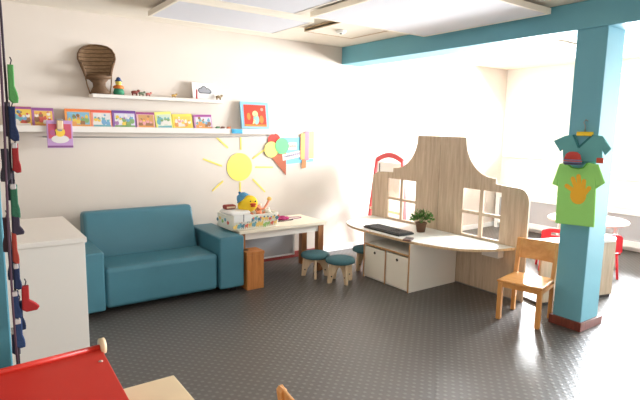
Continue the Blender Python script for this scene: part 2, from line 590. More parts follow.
# book hanging below the shelf from a wooden peg
t = thing('picture_book', 'small purple and pink picture book hanging from a peg below the shelf edge', 'book', (0.72, -0.128, 1.34), (0, 0, 0))
MB().box(-0.1, 0.1, -0.007, 0.007, 0, 0.235, bev=0.002).build('cover', col('cover_lilac', (190, 150, 196)), t)
m = MB().box(-0.088, 0.088, -0.0085, -0.007, 0.08, 0.205)
m.prism(circle(0, 0.135, 0.04, 16), -0.0095, -0.0085, 'y', mi=1)
m.prism(circle(0, 0.165, 0.024, 12), -0.0098, -0.0085, 'y', mi=2)
m.prism(circle(-0.055, 0.13, 0.025, 12), -0.0095, -0.0085, 'y', mi=4)
m.prism(circle(0, 0.075, 0.07, 16, 0.035), -0.0092, -0.0072, 'y', mi=3)
m.build('cover_picture', [col('print_magenta', (196, 84, 104)), col('print_yellow', (236, 196, 70)), col('print_bluegrey', (130, 140, 160)), col('print_pale', (222, 216, 210)), col('print_plum', (176, 90, 130))], t)
MB().box(-0.1, 0.1, -0.0085, -0.007, 0.004, 0.02).build('bottom_strip', col('strip_plum', (130, 80, 130)), t)
t = thing('clothes_peg', 'pale wooden peg clipping the small purple book to the shelf edge', 'clothes peg', (0.722, -0.128, 1.51))
MB().box(-0.026, 0.026, -0.022, -0.01, -0.012, 0.065, bev=0.01, seg=3).build('peg_arm', M_birch, t)
MB().box(-0.02, 0.02, -0.009, 0.002, 0.066, 0.078, bev=0.002).build('peg_spring', M_metal, t)

# large framed-looking book at the end of the shelf
t = thing('picture_book', 'large red picture book with a pale blue border at the right shelf end', 'book', (2.655, -0.075, 1.532), (-math.radians(9), 0, 0))
MB().box(-0.17, 0.17, -0.009, -0.006, 0, 0.29).box(-0.17, 0.17, 0.006, 0.009, 0, 0.29).box(-0.17, -0.166, -0.006, 0.006, 0, 0.29).build('cover', col('cover_skyblue', (140, 186, 208)), t)
MB().box(-0.165, 0.167, -0.006, 0.006, 0.003, 0.287).build('pages', col('paper', (240, 236, 226)), t)
m = MB().box(-0.135, 0.135, -0.0102, -0.009, 0.022, 0.258)
m.prism(circle(0.0, 0.16, 0.034, 14), -0.0112, -0.0102, 'y', mi=1)
m.prism(circle(0.01, 0.1, 0.036, 14, 0.055), -0.0112, -0.0102, 'y', mi=2)
m.prism([(-0.04, 0.05), (-0.02, 0.05), (0.0, 0.09), (-0.02, 0.1)], -0.0114, -0.0102, 'y', mi=1)
m.prism(circle(0.075, 0.1, 0.026, 12, 0.045), -0.0112, -0.0102, 'y', mi=3)
m.prism(circle(-0.08, 0.13, 0.022, 12, 0.04), -0.0112, -0.0102, 'y', mi=3)
m.prism(circle(0.085, 0.21, 0.018, 12), -0.0112, -0.0102, 'y', mi=4)
m.box(-0.135, 0.135, -0.0112, -0.0102, 0.022, 0.045, mi=3)
m.build('cover_picture', [col('print_scarlet', (216, 60, 36)), col('print_cream', (230, 212, 150)), col('print_sea', (150, 190, 180)), col('print_olive', (196, 130, 50)), col('print_pink', (240, 150, 130))], t)
tag(MB().box(2.345, 2.472, -0.128, -0.1185, 1.478, 1.526, bev=0.003).box(2.36, 2.46, -0.131, -0.128, 1.49, 1.512, bev=0.001).build('shelf_clip', col('clip_blue', (60, 160, 200), 0.5)),
    'small bright blue clip on the edge of the lower shelf', 'clip')
for i, (x, c, lab) in enumerate([(2.2, (90, 130, 90), 'tiny green toy figure lying on the lower shelf, nearest the row of books'),
                                 (2.255, (110, 70, 60), 'tiny dark brown toy figure in the middle of three on the lower shelf'),
                                 (2.325, (196, 110, 70), 'tiny orange toy figure on the lower shelf, nearest the large red book')]):
    m = MB().ball((0, 0, 0.012), (0.022, 0.014, 0.012), 10).ball((0.02, 0, 0.016), 0.009, 8).box(-0.018, 0.018, -0.01, 0.01, 0, 0.006)
    o = m.build('toy_figure', col('toy_%d' % i, c), None, (x, -0.085, 1.528))
    o.location.z = 1.5125
    o.scale = (1, 1, 1.6)
    tag(o, lab, 'toy', 'tiny toys on the lower shelf')

# ------------------------------------------------------------------ upper shelf items
M_wick = wood('brown_wicker', (122, 92, 62), (166, 132, 96), (6, 6, 40), 0.7, 5)
M_wickd = mat('dark_wicker', (104, 76, 50), 0.75)
t = thing('wicker_chair', 'miniature brown wicker peacock chair on the upper shelf', 'chair', (1.07, -0.085, 1.8175), (0, math.radians(-3), math.radians(-14)))
# fan back: horizontal woven bands between a curved outline
prof = [(0.165, 0.1), (0.2, 0.105), (0.24, 0.115), (0.27, 0.14), (0.31, 0.152), (0.35, 0.148), (0.39, 0.128), (0.415, 0.095), (0.43, 0.05), (0.433, 0.0)]
m = MB()
pts_r = [(w, 0.045 + 0.02 * (z - 0.16) / 0.27 - 0.05 * (w / 0.15) ** 2, z) for z, w in prof]
N = 16
grid = []
for z, w in prof:
    row = []
    for i in range(N + 1):
        s_ = -1 + 2 * i / N
        row.append(m.bm.verts.new((w * s_, 0.045 + 0.02 * (z - 0.16) / 0.27 - 0.05 * (w * s_ / 0.15) ** 2, z)))
    grid.append(row)
for a, b in zip(grid[:-1], grid[1:-1]):
    for i in range(N):
        m.bm.faces.new((a[i], a[i + 1], b[i + 1], b[i]))
top = grid[-2]
ctr = m.bm.verts.new((0, 0.06, 0.433))
for i in range(N):
    m.bm.faces.new((top[i], top[i + 1], ctr))
bmesh.ops.delete(m.bm, geom=[v for v in grid[-1]], context='VERTS')
bmesh.ops.solidify(m.bm, geom=list(m.bm.faces), thickness=0.004)
m.build('fan_back', M_wick, t)
m = MB()
rim = [(-x, y, z) for x, y, z in pts_r[:-1]] + [(0, 0.063, 0.435)] + [(x, y, z) for x, y, z in reversed(pts_r[:-1])]
m.tube(rim, 0.009)
m.build('rim', M_wickd, t)
for zz in (0.395, 0.36, 0.325, 0.29, 0.255, 0.225, 0.195):
    k = min(range(len(prof)), key=lambda q: abs(prof[q][0] - zz))
    w = prof[k][1]
    MB().tube([(w * s_, 0.036 + 0.02 * (zz - 0.16) / 0.27 - 0.05 * (w * s_ / 0.15) ** 2, zz) for s_ in [-1 + 0.2 * q for q in range(11)]], 0.0035).build('back_band', M_wickd, t)
MB().lathe([(0.0, 0.13), (0.095, 0.13), (0.108, 0.145), (0.108, 0.165), (0.09, 0.172), (0.0, 0.172)], sy=0.65).build('seat', M_wickd, t)
MB().lathe([(0.0, 0.0), (0.085, 0.0), (0.075, 0.03), (0.052, 0.07), (0.055, 0.1), (0.09, 0.135), (0.0, 0.135)], sy=0.62).build('hourglass_base', M_wickd, t)
for sx in (-1, 1):
    MB().tube([(sx * 0.108, 0.02, 0.16), (sx * 0.1, 0.02, 0.08), (sx * 0.082, 0.015, 0.008)], 0.0055).build('side_strut', M_wick, t)
    MB().tube([(sx * 0.135, 0.01, 0.27), (sx * 0.128, -0.03, 0.25), (sx * 0.112, -0.05, 0.2), (sx * 0.1, -0.05, 0.155)], 0.014).build('arm', M_wickd, t)

t = thing('clown_toy', 'small green and yellow toy figure with a dark blue hat beside the wicker chair', 'toy', (1.228, -0.1, 1.8175))
MB().lathe([(0.0, 0.0), (0.045, 0.0), (0.05, 0.02), (0.04, 0.05), (0.02, 0.075), (0.0, 0.08)], sy=0.7).build('body', col('toy_green', (40, 120, 84)), t)
MB().lathe([(0.03, 0.055), (0.05, 0.06), (0.045, 0.08), (0.02, 0.09), (0.0, 0.09)], sy=0.7).build('collar', col('toy_orange', (206, 110, 40)), t)
MB().ball((0, 0, 0.108), 0.028).build('head', col('toy_skin', (220, 200, 90)), t)
MB().lathe([(0.0, 0.12), (0.034, 0.122), (0.022, 0.135), (0.016, 0.155), (0.0, 0.162)]).build('hat', col('toy_navy', (44, 66, 110)), t)
for i, (x, c, sc, lab) in enumerate([(1.37, (130, 60, 50), 1.25, 'dark red small toy animal on the upper shelf right of the clown toy'),
                                     (1.432, (110, 120, 96), 1.0, 'small grey-green toy animal standing behind two reddish ones on the upper shelf'),
                                     (1.495, (190, 110, 100), 0.9, 'small pinkish toy animal on the upper shelf, right of the grey-green one'),
                                     (1.742, (190, 150, 80), 0.9, 'small ochre toy animal alone in the middle of the upper shelf'),
                                     (2.212, (140, 120, 90), 1.2, 'small brown toy animal at the right end of the upper shelf')]):
    t = thing('toy_animal', lab, 'toy', (x, -0.1, 1.8175), group='small toy animals on the upper shelf')
    t.scale = (sc, sc, sc)
    mt = col('animal_%d' % i, c)
    m = MB().ball((0, 0, 0.026), (0.028, 0.013, 0.013), 12)
    m.ball((0.028, 0, 0.038), (0.012, 0.009, 0.01), 10)
    m.build('body', mt, t)
    for sx in (-0.016, 0.014):
        for sy in (-0.007, 0.007):
            MB().rod((sx, sy, 0), (sx, sy, 0.024), 0.004, n=8).build('leg', mt, t)

t = thing('picture_book', 'white picture book with a grey cloud on the upper shelf', 'book', (2.065, -0.07, 1.8205), (-math.radians(11), 0, 0))
MB().box(-0.118, 0.118, -0.008, 0.008, 0, 0.165, bev=0.001).build('cover', col('paper_white', (240, 236, 232)), t)
m = MB()
cl = [(-0.03, 0.085, 0.03), (0.005, 0.1, 0.034), (0.045, 0.086, 0.028), (0.065, 0.078, 0.02)]
for x, z, r in cl:
    m.prism(circle(x, z, r, 16), -0.0088, -0.008, 'y', mi=1)
m.box(-0.045, 0.07, -0.0089, -0.008, 0.056, 0.078, mi=1)
for x, z, r in cl:
    m.prism(circle(x, z + 0.001, r - 0.009, 16), -0.0096, -0.0088, 'y', mi=0)
m.box(-0.035, 0.06, -0.0097, -0.0089, 0.065, 0.085, mi=0)
m.build('cloud_picture', [col('cloud_grey', (150, 150, 154)), col('cloud_line', (84, 84, 90))], t)
t = thing('marker_pen', 'red marker leaning against the left side of the cloud book', 'pen', (1.972, -0.108, 1.8175), (math.radians(-6), math.radians(3), 0))
MB().rod((0, 0, 0), (0, 0, 0.07), 0.008).build('barrel', col('pen_red', (206, 52, 50), 0.4), t)
MB().rod((0, 0, 0.07), (0, 0, 0.095), 0.0085, 0.006).build('cap', col('pen_capred', (176, 36, 40), 0.4), t)

# ------------------------------------------------------------------ paper sun
t = thing('paper_sun', 'yellow paper sun with eight loose rays stuck on the cream wall', 'wall decoration', (2.495, 0, 1.112))
MB().prism(circle(0, 0, 0.152, 40, 0.154), -0.005, -0.001, 'y').build('sun_disc', M_yel, t)
for o_, i_ in [((2.222, 1.438), (2.359, 1.321)), ((2.51, 1.439), (2.512, 1.3)), ((2.8, 1.295), (2.655, 1.2)), ((2.919, 1.098), (2.69, 1.105)),
               ((2.815, .817), (2.655, .973)), ((2.499, .835), (2.5, .945)), ((2.17, .865), (2.297, .967)), ((2.073, 1.209), (2.287, 1.129))]:
    a, b = Vector((o_[0] - 2.495, o_[1] - 1.112)), Vector((i_[0] - 2.495, i_[1] - 1.112))
    d = (b - a).normalized()
    q = Vector((-d.y, d.x)) * 0.0078
    MB().prism([tuple(a + q), tuple(b + q * 1.2), tuple(b - q * 1.2), tuple(a - q)], -0.004, -0.001, 'y').build('ray', M_yel, t)

# ------------------------------------------------------------------ paper ice cream collage
t = thing('paper_sign', 'light blue paper sheet with two white lettered strips beside the ice cream cone', 'wall decoration', (3.25, 0, 1.28))
MB().prism([(-0.25, 0.155), (0.05, 0.16), (0.22, 0.1), (0.23, -0.13), (0.05, -0.14), (-0.2, -0.155)], -0.004, -0.001, 'y').build('sheet', col('paper_blue', (128, 200, 232)), t)
lb = MB().prism([(-0.14, 0.095), (-0.02, 0.1), (-0.015, 0.02), (-0.135, 0.012)], -0.007, -0.0045, 'y').build('letter_strip', col('paper', (240, 236, 226)), t)
m = MB()
for i in range(5):
    x = -0.125 + i * 0.022
    m.tube([(x, -0.0078, 0.04), (x + 0.004, -0.0078, 0.07), (x + 0.01, -0.0078, 0.05), (x + 0.014, -0.0078, 0.072)], 0.0022, 5)
m.build('lettering', col('ink_rose', (216, 150, 160)), lb)
rot = math.radians(13)
lb = MB().prism([(-0.205, -0.11), (0.09, -0.06), (0.08, 0.015), (-0.215, -0.04)], -0.0105, -0.008, 'y').build('letter_strip', col('paper', (240, 236, 226)), t)
m = MB()
for i in range(9):
    x = -0.19 + i * 0.03
    z = -0.083 + i * 0.0055
    m.tube([(x, -0.0115, z), (x + 0.006, -0.0115, z + 0.032), (x + 0.013, -0.0115, z + 0.008), (x + 0.02, -0.0115, z + 0.034)], 0.0026, 5)
m.build('lettering', col('ink_lilac', (160, 130, 196)), lb)
t = thing('paper_ice_cream', 'paper ice cream cone with red, yellow and green scoops on the wall', 'wall decoration', (2.96, 0, 1.3))
MB().prism([(-0.08, -0.075), (0.13, -0.03), (0.128, -0.3)], -0.009, -0.0055, 'y').build('cone', col('paper_brown', (176, 92, 60)), t)
MB().prism(circle(-0.03, 0.1, 0.082, 24), -0.009, -0.0055, 'y').build('scoop', col('paper_red', (226, 60, 48)), t)
MB().prism(circle(-0.07, 0.0, 0.09, 24), -0.013, -0.0095, 'y').build('scoop', col('paper_lemon', (246, 226, 120)), t)
MB().prism(circle(0.07, 0.04, 0.092, 24), -0.017, -0.0135, 'y').build('scoop', col('paper_mint', (110, 214, 130)), t)
t = thing('paper_ice_lolly', 'paper ice lolly in orange, pink and yellow stripes on the blue sheet', 'wall decoration', (3.37, 0, 1.32))
for x0, x1, z0, z1, c, nm in [(-0.085, -0.025, -0.14, 0.16, (246, 170, 100), 'orange'), (-0.025, 0.035, -0.15, 0.185, (240, 132, 150), 'pink'), (0.035, 0.105, -0.13, 0.185, (250, 234, 130), 'lemon')]:
    MB().prism([(x0, z0), (x1, z0), (x1, z1), (x1 - 0.012, z1 + 0.008), (x0 + 0.012, z1 + 0.004), (x0, z1 - 0.008)], -0.0145, -0.0115, 'y').build('stripe', col('lolly_' + nm, c), t)
MB().prism([(-0.065, -0.25), (-0.005, -0.24), (0.0, -0.14), (-0.06, -0.13)], -0.011, -0.008, 'y').build('stick', col('paper_tan', (200, 130, 80)), t)

# ------------------------------------------------------------------ sofa
t = thing('sofa', 'low teal leatherette two-seat sofa against the cream wall', 'sofa', (1.4, -0.43, 0))


def cush(x0, x1, y0, y1, z0, z1, bev):
    return MB().box(x0, x1, y0, y1, z0, z1, bev=bev, seg=4, smooth=True)


def sm(o):
    m_ = o.modifiers.new('soft', 'WEIGHTED_NORMAL')
    m_.keep_sharp = False
    return o


sm(cush(-0.505, 0.485, -0.355, 0.1, 0.045, 0.385, 0.04).build('seat_cushion', M_leath, t))
m = MB()
# backrest leaning slightly
s_ = 0.5
pr = [(0.03, 0.3), (0.16, 0.05), (0.31, 0.05), (0.35, 0.06), (0.355, 0.72), (0.33, 0.765), (0.22, 0.775), (0.185, 0.75), (0.155, 0.65)]
m.prism(pr, -0.55, 0.455, 'x', bev=0.03)
sm(m.build('backrest', M_leath, t))
for x0, x1 in ((-0.76, -0.51), (0.49, 0.735)):
    sm(cush(x0, x1, -0.385, 0.355, 0.045, 0.537, 0.018).build('armrest', M_leath, t))
for x in (-0.66, 0.66):
    for y in (-0.3, 0.28):
        MB().rod((x, y, 0), (x, y, 0.05), 0.03, n=12).build('foot', M_black, t)

# ------------------------------------------------------------------ white cupboard at left
t = thing('white_cupboard', 'white cupboard with a pale top standing left of the teal sofa', 'cupboard', (0.205, -1.265, 0))
MB().box(-0.4, 0.39, -0.425, 0.425, 0.05, 0.825, bev=0.002).build('body', M_white, t)
MB().box(-0.41, 0.4, -0.435, 0.435, 0.826, 0.858, bev=0.003).build('top', M_white, t)
MB().box(-0.38, 0.375, -0.41, 0.41, 0.0, 0.05).build('plinth', M_white, t)

# ------------------------------------------------------------------ wall table
t = thing('play_table', 'long white-topped table with brown wooden legs against the wall', 'table', (2.655, -0.365, 0))
m = MB().box(-0.5, 0.55, -0.31, 0.22, 0.515, 0.55, bev=0.004)
m.build('tabletop', mat('pale_tabletop', (238, 226, 204), 0.4), t)
m = MB().box(-0.46, 0.46, -0.27, -0.25, 0.445, 0.514).box(-0.46, 0.46, 0.12, 0.14, 0.445, 0.514).box(-0.48, -0.46, -0.27, 0.14, 0.445, 0.514).box(0.44, 0.46, -0.25, 0.12, 0.445, 0.514)
m.build('apron', M_white, t)
for x in (-0.455, 0.495):
    for y in (-0.245, 0.075):
        MB().box(x - 0.035, x + 0.035, y - 0.035, y + 0.035, 0, 0.514, bev=0.004).build('leg', M_leg, t)
MB().box(-0.42, 0.4, 0.142, 0.16, 0.12, 0.514).build('back_board', M_grey, t)
MB().box(0.4, 0.425, 0.141, 0.165, 0.12, 0.514).box(-0.42, 0.425, 0.141, 0.165, 0.1, 0.119).build('board_edge', M_whitem, t)

# wooden box by the sofa
t = thing('wooden_box', 'upright orange-brown wooden box standing between the sofa and the table', 'box', (2.245, -0.752, 0))
MB().box(-0.09, 0.09, -0.085, 0.085, 0.0, 0.34, bev=0.003).build('box_body', M_box, t)
MB().box(-0.095, 0.095, -0.09, 0.09, 0.341, 0.37, bev=0.003).build('lid', M_box, t)
MB().lathe([(0.0, 0.3705), (0.025, 0.3705), (0.025, 0.373), (0.0, 0.373)], c=(-0.05, 0.02, 0)).build('finger_hole', M_black, t)

# things on the table -------------------------------------------------------
M_cloth = mat('printed_cloth', (238, 234, 220), 0.9, 0.15, 60)
BX, BY = 2.36, -0.46
t = thing('fabric_basket', 'white fabric basket printed with small bright animals, on the table', 'basket', (BX, BY, 0.5505))
t.scale = (1, 1, 1.1)
m = MB()
hw, hd = 0.265, 0.17


def rrect(w, d, z, r=0.06, n=5):
    out = []
    for cx, cy, a0 in ((w - r, d - r, 0), (-w + r, d - r, 90), (-w + r, -d + r, 180), (w - r, -d + r, 270)):
        for i in range(n):
            a = math.radians(a0 + 90 * i / (n - 1))
            out.append((cx + r * math.cos(a), cy + r * math.sin(a), z))
    return out


rings = [rrect(hw, hd, 0.0), rrect(hw + 0.01, hd + 0.01, 0.05), rrect(hw + 0.012, hd + 0.012, 0.125), rrect(hw + 0.006, hd + 0.006, 0.13), rrect(hw - 0.014, hd - 0.014, 0.125), rrect(hw - 0.02, hd - 0.02, 0.01)]
vr = [[m.bm.verts.new(p) for p in r] for r in rings]
for a, b in zip(vr, vr[1:]):
    n = len(a)
    for i in range(n):
        m.bm.faces.new((a[i], a[(i + 1) % n], b[(i + 1) % n], b[i]))
m.bm.faces.new(vr[0])
m.bm.faces.new(vr[-1])
mats = [M_cloth] + [col('dot_%d' % i, c) for i, c in enumerate([(226, 120, 100), (120, 176, 190), (160, 200, 120), (240, 206, 120), (96, 136, 150)])]
rng = random.Random(21)
for row in range(2):
    for i in range(12):
        x = -hw + 0.03 + (i + 0.5 * row) * (2 * hw - 0.06) / 11.5
        zz = 0.035 + 0.055 * row + rng.uniform(-0.008, 0.008)
        k, q = rng.randrange(5), rng.uniform(0.8, 1.25)
        m.prism(circle(x, zz, 0.02 * q, 10, 0.014 * q), -hd - 0.015, -hd - 0.009, 'y', mi=k + 1)
        m.prism(circle(x + 0.015 * q, zz + 0.014 * q, 0.009 * q, 8), -hd - 0.0155, -hd - 0.009, 'y', mi=(k + row) % 5 + 1)
        m.box(x - 0.012, x - 0.008, -hd - 0.0145, -hd - 0.009, zz - 0.024, zz, mi=k + 1)
        m.box(x + 0.008, x + 0.012, -hd - 0.0145, -hd - 0.009, zz - 0.024, zz, mi=k + 1)
for i in range(5):
    y = -hd + 0.06 + i * 0.06
    m.prism(circle(y, 0.065 + 0.02 * (i % 2), 0.02, 10, 0.016), -hw - 0.0145, -hw - 0.009, 'x', mi=i + 1)
m.build('basket_body', mats, t)
# white cloth roll over the left part of the basket
t = thing('white_blanket', 'folded white cloth draped over the left part of the printed basket', 'blanket', (BX - 0.14, BY - 0.02, 0.678))
m = MB().box(-0.13, 0.1, -0.13, 0.13, 0.002, 0.055, bev=0.03, seg=4, smooth=True)
m.build('fold', mat('white_towel', (240, 238, 234), 0.95, 0.3, 40), t)
MB().box(-0.12, 0.07, -0.183, -0.12, 0.021, 0.027, bev=0.002).box(-0.12, 0.07, -0.189, -0.183, -0.045, 0.027, bev=0.002).build('hanging_flap', mat('white_towel', (240, 238, 234)), t)
MB().box(-0.02, -0.012, -0.1915, -0.1885, -0.04, 0.03, bev=0.001).build('seam_stripe', col('seam_grey', (120, 120, 126)), t)
t = thing('brown_toy_block', 'small red-brown cloth toy lying on the white blanket behind the duck', 'toy', (BX - 0.2, BY + 0.02, 0.7345))
MB().box(-0.06, 0.06, -0.04, 0.04, 0, 0.045, bev=0.018, seg=3, smooth=True).build('body', col('toy_maroon', (160, 70, 60)), t)
MB().box(-0.045, 0.045, -0.044, -0.0405, 0.012, 0.03, bev=0.001).build('patch', col('toy_buff', (220, 190, 160)), t)
# plush duck
M_duck = mat('duck_plush', (250, 212, 50), 0.95, 0.3, 150)
t = thing('plush_duck', 'yellow plush duck with a blue hat sitting in the printed basket', 'soft toy', (BX - 0.035, BY - 0.05, 0.7), (0, 0, math.radians(-14)))
t.scale = (0.95, 0.95, 0.95)
m = MB().ball((0, 0, 0.068), (0.105, 0.085, 0.07), 20)
m.ball((0.01, -0.03, 0.1), (0.095, 0.085, 0.085), 20)
m.build('body', M_duck, t)
m = MB().lathe([(0.0, 0.0), (0.1, 0.0), (0.105, 0.008), (0.09, 0.015), (0.082, 0.04), (0.06, 0.072), (0.03, 0.086), (0.0, 0.09)])
h_ = m.build('hat', mat('hat_blue', (84, 150, 190), 0.9, 0.2, 120), t)
h_.location = (-0.035, 0.012, 0.135)
h_.rotation_euler = (math.radians(-14), math.radians(-30), 0)
h_.scale = (0.8, 0.8, 0.85)
MB().ball((0.0, 0, 0.095), 0.018, 10).build('pompom', mat('hat_blue_dark', (48, 116, 166), 0.9), h_)
MB().ball((0.035, -0.118, 0.1), (0.036, 0.03, 0.012), 14).ball((0.035, -0.113, 0.08), (0.03, 0.024, 0.01), 14).build('beak', col('beak_red', (216, 84, 40)), t)
for x in (0.008, 0.062):
    MB().ball((x, -0.105, 0.128), 0.0085, 10).build('eye', M_black, t)
# orange and white plush toys in the basket
M_pl_o = mat('plush_orange', (240, 160, 126), 0.95, 0.3, 150)
M_pl_w = mat('plush_white', (246, 240, 228), 0.95, 0.3, 150)


def plush(x, y, z, s, mb, mh, ml, label, rz=0.0):
    t = thing('plush_toy', label, 'soft toy', (x, y, z), (0, 0, rz), 'plush animals in the printed basket')
    t.scale = (s, s, s)
    MB().ball((0, 0, 0.06), (0.05, 0.042, 0.062), 14).build('body', mb, t)
    MB().ball((0, -0.01, 0.145), (0.04, 0.038, 0.038), 14).ball((0, -0.045, 0.138), (0.02, 0.02, 0.016), 10).build('head', mh, t)
    for sx in (-1, 1):
        MB().ball((sx * 0.034, 0, 0.18), (0.014, 0.008, 0.016), 8).build('ear', mb, t)
        MB().ball((sx * 0.058, -0.02, 0.08), (0.016, 0.016, 0.042), 10, rot=Matrix.Rotation(sx * 0.7, 4, 'Y')).build('arm', ml, t)
        MB().ball((sx * 0.034, -0.055, 0.02), (0.019, 0.04, 0.019), 10).build('leg', ml, t)
    return t


plush(BX + 0.075, BY - 0.085, 0.563, 0.8, M_pl_o, M_pl_o, M_pl_w, 'orange plush animal in the basket right beside the duck', 0.2)
plush(BX + 0.15, BY + 0.08, 0.563, 1.0, M_pl_w, M_pl_o, M_pl_o, 'white plush with an orange head at the back of the basket', -0.2)
plush(BX + 0.19, BY - 0.06, 0.563, 0.85, M_pl_w, M_pl_w, M_pl_o, 'white plush with orange limbs at the right end of the basket', 0.4)
# arching orange toy (beads on a bow)
t = thing('activity_arch', 'thin orange arch with a yellow bead end rising from the basket', 'toy', (BX + 0.14, BY + 0.02, 0.66))
MB().tube([(-0.13, 0.02, 0.13), (-0.08, 0.01, 0.135), (-0.04, 0.0, 0.085), (0.0, -0.01, 0.05), (0.05, -0.01, 0.05), (0.09, 0.0, 0.09), (0.12, 0.01, 0.13)], 0.012).build('bow', M_pl_o, t)
MB().ball((0.125, 0.01, 0.145), (0.028, 0.02, 0.022), 12).build('bead', col('bead_yellow', (246, 200, 110)), t)
t = thing('hair_band', 'purple knitted band with a thin loop lying on the table', 'hair band', (2.83, -0.36, 0.551))
m = MB()
for i in range(7):
    a = 2 * PI * i / 7
    m.ball((0.05 * math.cos(a), 0.04 * math.sin(a), 0.017), (0.032, 0.026, 0.017), 10)
m.ball((0, 0, 0.026), (0.04, 0.03, 0.02), 10)
m.build('bundle', mat('purple_knit', (170, 50, 104), 0.9, 0.4, 120), t)
MB().tube([(0.12 + 0.13 * math.cos(a), 0.01 + 0.05 * math.sin(a), 0.006) for a in [2 * PI * i / 24 for i in range(24)]], 0.0035, 6, closed=True).build('loop', mat('purple_cord', (150, 70, 120), 0.8), t)
MB().tube([(-0.03 + 0.13 * math.cos(a), -0.06 + 0.035 * math.sin(a), 0.005) for a in [2 * PI * i / 24 for i in range(24)]], 0.0035, 6, closed=True).build('loop', mat('dark_cord', (70, 60, 66), 0.8), t)

# ------------------------------------------------------------------ stools
def make_stool(label):
    t = thing('kid_stool', label, 'stool', group='teal-topped stools by the play desk')
    MB().lathe([(0.0, 0.205), (0.14, 0.205), (0.162, 0.215), (0.166, 0.232), (0.155, 0.25), (0.12, 0.262), (0.06, 0.268), (0.0, 0.27)], n=32).build('seat', M_seat, t)
    for k in range(4):
        a = PI / 4 + k * PI / 2
        c, s_ = math.cos(a), math.sin(a)
        m = MB()
        # flat shaped foot: narrow at the bottom, wide under the seat
        pts = [(0.0, 0.204), (0.0, 0.16), (0.05, 0.14), (0.085, 0.085), (0.11, 0.0), (0.155, 0.0), (0.15, 0.09), (0.135, 0.204)]
        m.prism(pts, -0.013, 0.013, 'y', bev=0.002)
        lg = m.build('leg', M_birch, t)
        lg.rotation_euler = (0, 0, a)
        MB().rod((0.115, -0.016, 0.07), (0.115, 0.016, 0.07), 0.008, n=10).build('bolt', M_black, lg)
    return t


st = make_stool('dark teal topped wooden stool nearest the white-topped table')
st.location = (2.99, -0.77, 0)
st.scale = (0.93, 0.93, 0.98)
st.rotation_euler = (0, 0, math.radians(12))
s2 = copy_tree(st)
s2.location = (3.085, -1.078, 0)
s2.rotation_euler = (0, 0, math.radians(38))
s2['label'] = 'dark teal topped wooden stool standing in front of the other two, nearest the camera'
s3 = copy_tree(st)
s3.location = (3.62, -0.86, 0)
s3.rotation_euler = (0, 0, math.radians(50))
s3['label'] = 'dark teal topped wooden stool half hidden behind the white bins'

# ------------------------------------------------------------------ house-shaped divider
YC = -1.435


def half(sgn, z0=0.0):
    pts = [(0.0, z0), (0.0, 1.49), (0.32, 1.49)]
    for i in range(1, 9):
        a = PI / 2 * (1 - i / 8)
        pts.append((0.665 - 0.345 * math.cos(PI / 2 - a) ** 1.0, 1.49 - 0.38 * math.sin(PI / 2 - a)))
    pts += [(0.69, 1.11), (0.69, 1.058), (0.95, 1.045), (1.0, 1.025), (1.032, 0.985), (1.045, 0.93), (1.045, z0)]
    return [(YC + sgn * u, z) for u, z in pts]


def panes(sgn):
    hs = []
    for u0, u1 in ((0.325, 0.525), (0.565, 0.765)):
        for z0, z1 in ((0.525, 0.735), (0.765, 0.985)):
            hs.append([(YC + sgn * u, z) for u, z in ((u0, z0), (u1, z0), (u1, z1), (u0, z1))])
    return hs


t = thing('house_divider', 'tall pale oak divider cut like a house front with two cross windows', 'room divider', (4.1, YC, 0))
for sgn in (1, -1):
    m = MB()
    o_ = [(y - YC + (-0.003 if sgn < 0 else 0.003), z) for y, z in half(sgn, 0.0)]
    h_ = [[(y - YC, z) for y, z in hh] for hh in panes(sgn)]
    m.prism(o_, 0.0, 0.022, 'x', h_)
    m.build('panel', M_oak, t)
MB().box(0.0225, 0.05, -0.04, 0.04, 0.0, 1.46).build('centre_batten', M_oak, t)
MB().box(-0.004, -0.0005, -1.04, 1.04, 0.0, 0.012).build('bottom_strip', M_metal, t)

# ------------------------------------------------------------------ desk
t = thing('play_desk', 'half-oval white play desk with plywood edge built onto the oak divider', 'desk', (4.095, -1.4, 0))
ctl = [(4.095, -2.385), (3.95, -2.355), (3.81, -2.295), (3.65, -2.19), (3.535, -2.02), (3.465, -1.8), (3.43, -1.55), (3.418, -1.3), (3.412, -1.05), (3.43, -0.84), (3.5, -0.65), (3.62, -0.525), (3.8, -0.445), (4.0, -0.41), (4.095, -0.405)]
pts = []
for i in range(len(ctl) - 1):
    p0, p1, p2, p3 = (Vector(ctl[max(0, min(len(ctl) - 1, i + q))]) for q in (-1, 0, 1, 2))
    for q in range(4):
        u = q / 4
        v = 0.5 * (2 * p1 + (p2 - p0) * u + (2 * p0 - 5 * p1 + 4 * p2 - p3) * u * u + (3 * p1 - p0 - 3 * p2 + p3) * u ** 3)
        pts.append((v.x - 4.095, v.y + 1.4))
pts.append((0.0, 0.995))
m = MB()
m.prism(pts, 0.476, 0.5, 'z', mi=0, side_mi=1)
m.build('desktop', [mat('white_desk_laminate', (240, 236, 228), 0.35), wood('pale_ply_edge', (198, 164, 124), (224, 194, 156))], t)
X0 = -0.68
Y0, Y1 = -0.325, 0.345   # right, left ends of the cabinet (local)
m = MB()
m.box(X0, -0.005, Y0, Y0 + 0.018, 0.0, 0.475).box(X0, -0.005, Y1 - 0.018, Y1, 0.0, 0.475)
m.box(X0 + 0.02, -0.005, Y0 + 0.018, Y1 - 0.018, 0.0, 0.018).box(X0, -0.005, Y0 + 0.018, Y1 - 0.018, 0.352, 0.37)
m.box(-0.025, -0.005, Y0 + 0.018, Y1 - 0.018, 0.018, 0.475)
m.box(X0, -0.03, 0.001, 0.017, 0.018, 0.352)
m.build('cabinet_body', mat('white_cabinet', (236, 230, 220), 0.5), t)
m = MB()
e = X0 - 0.002
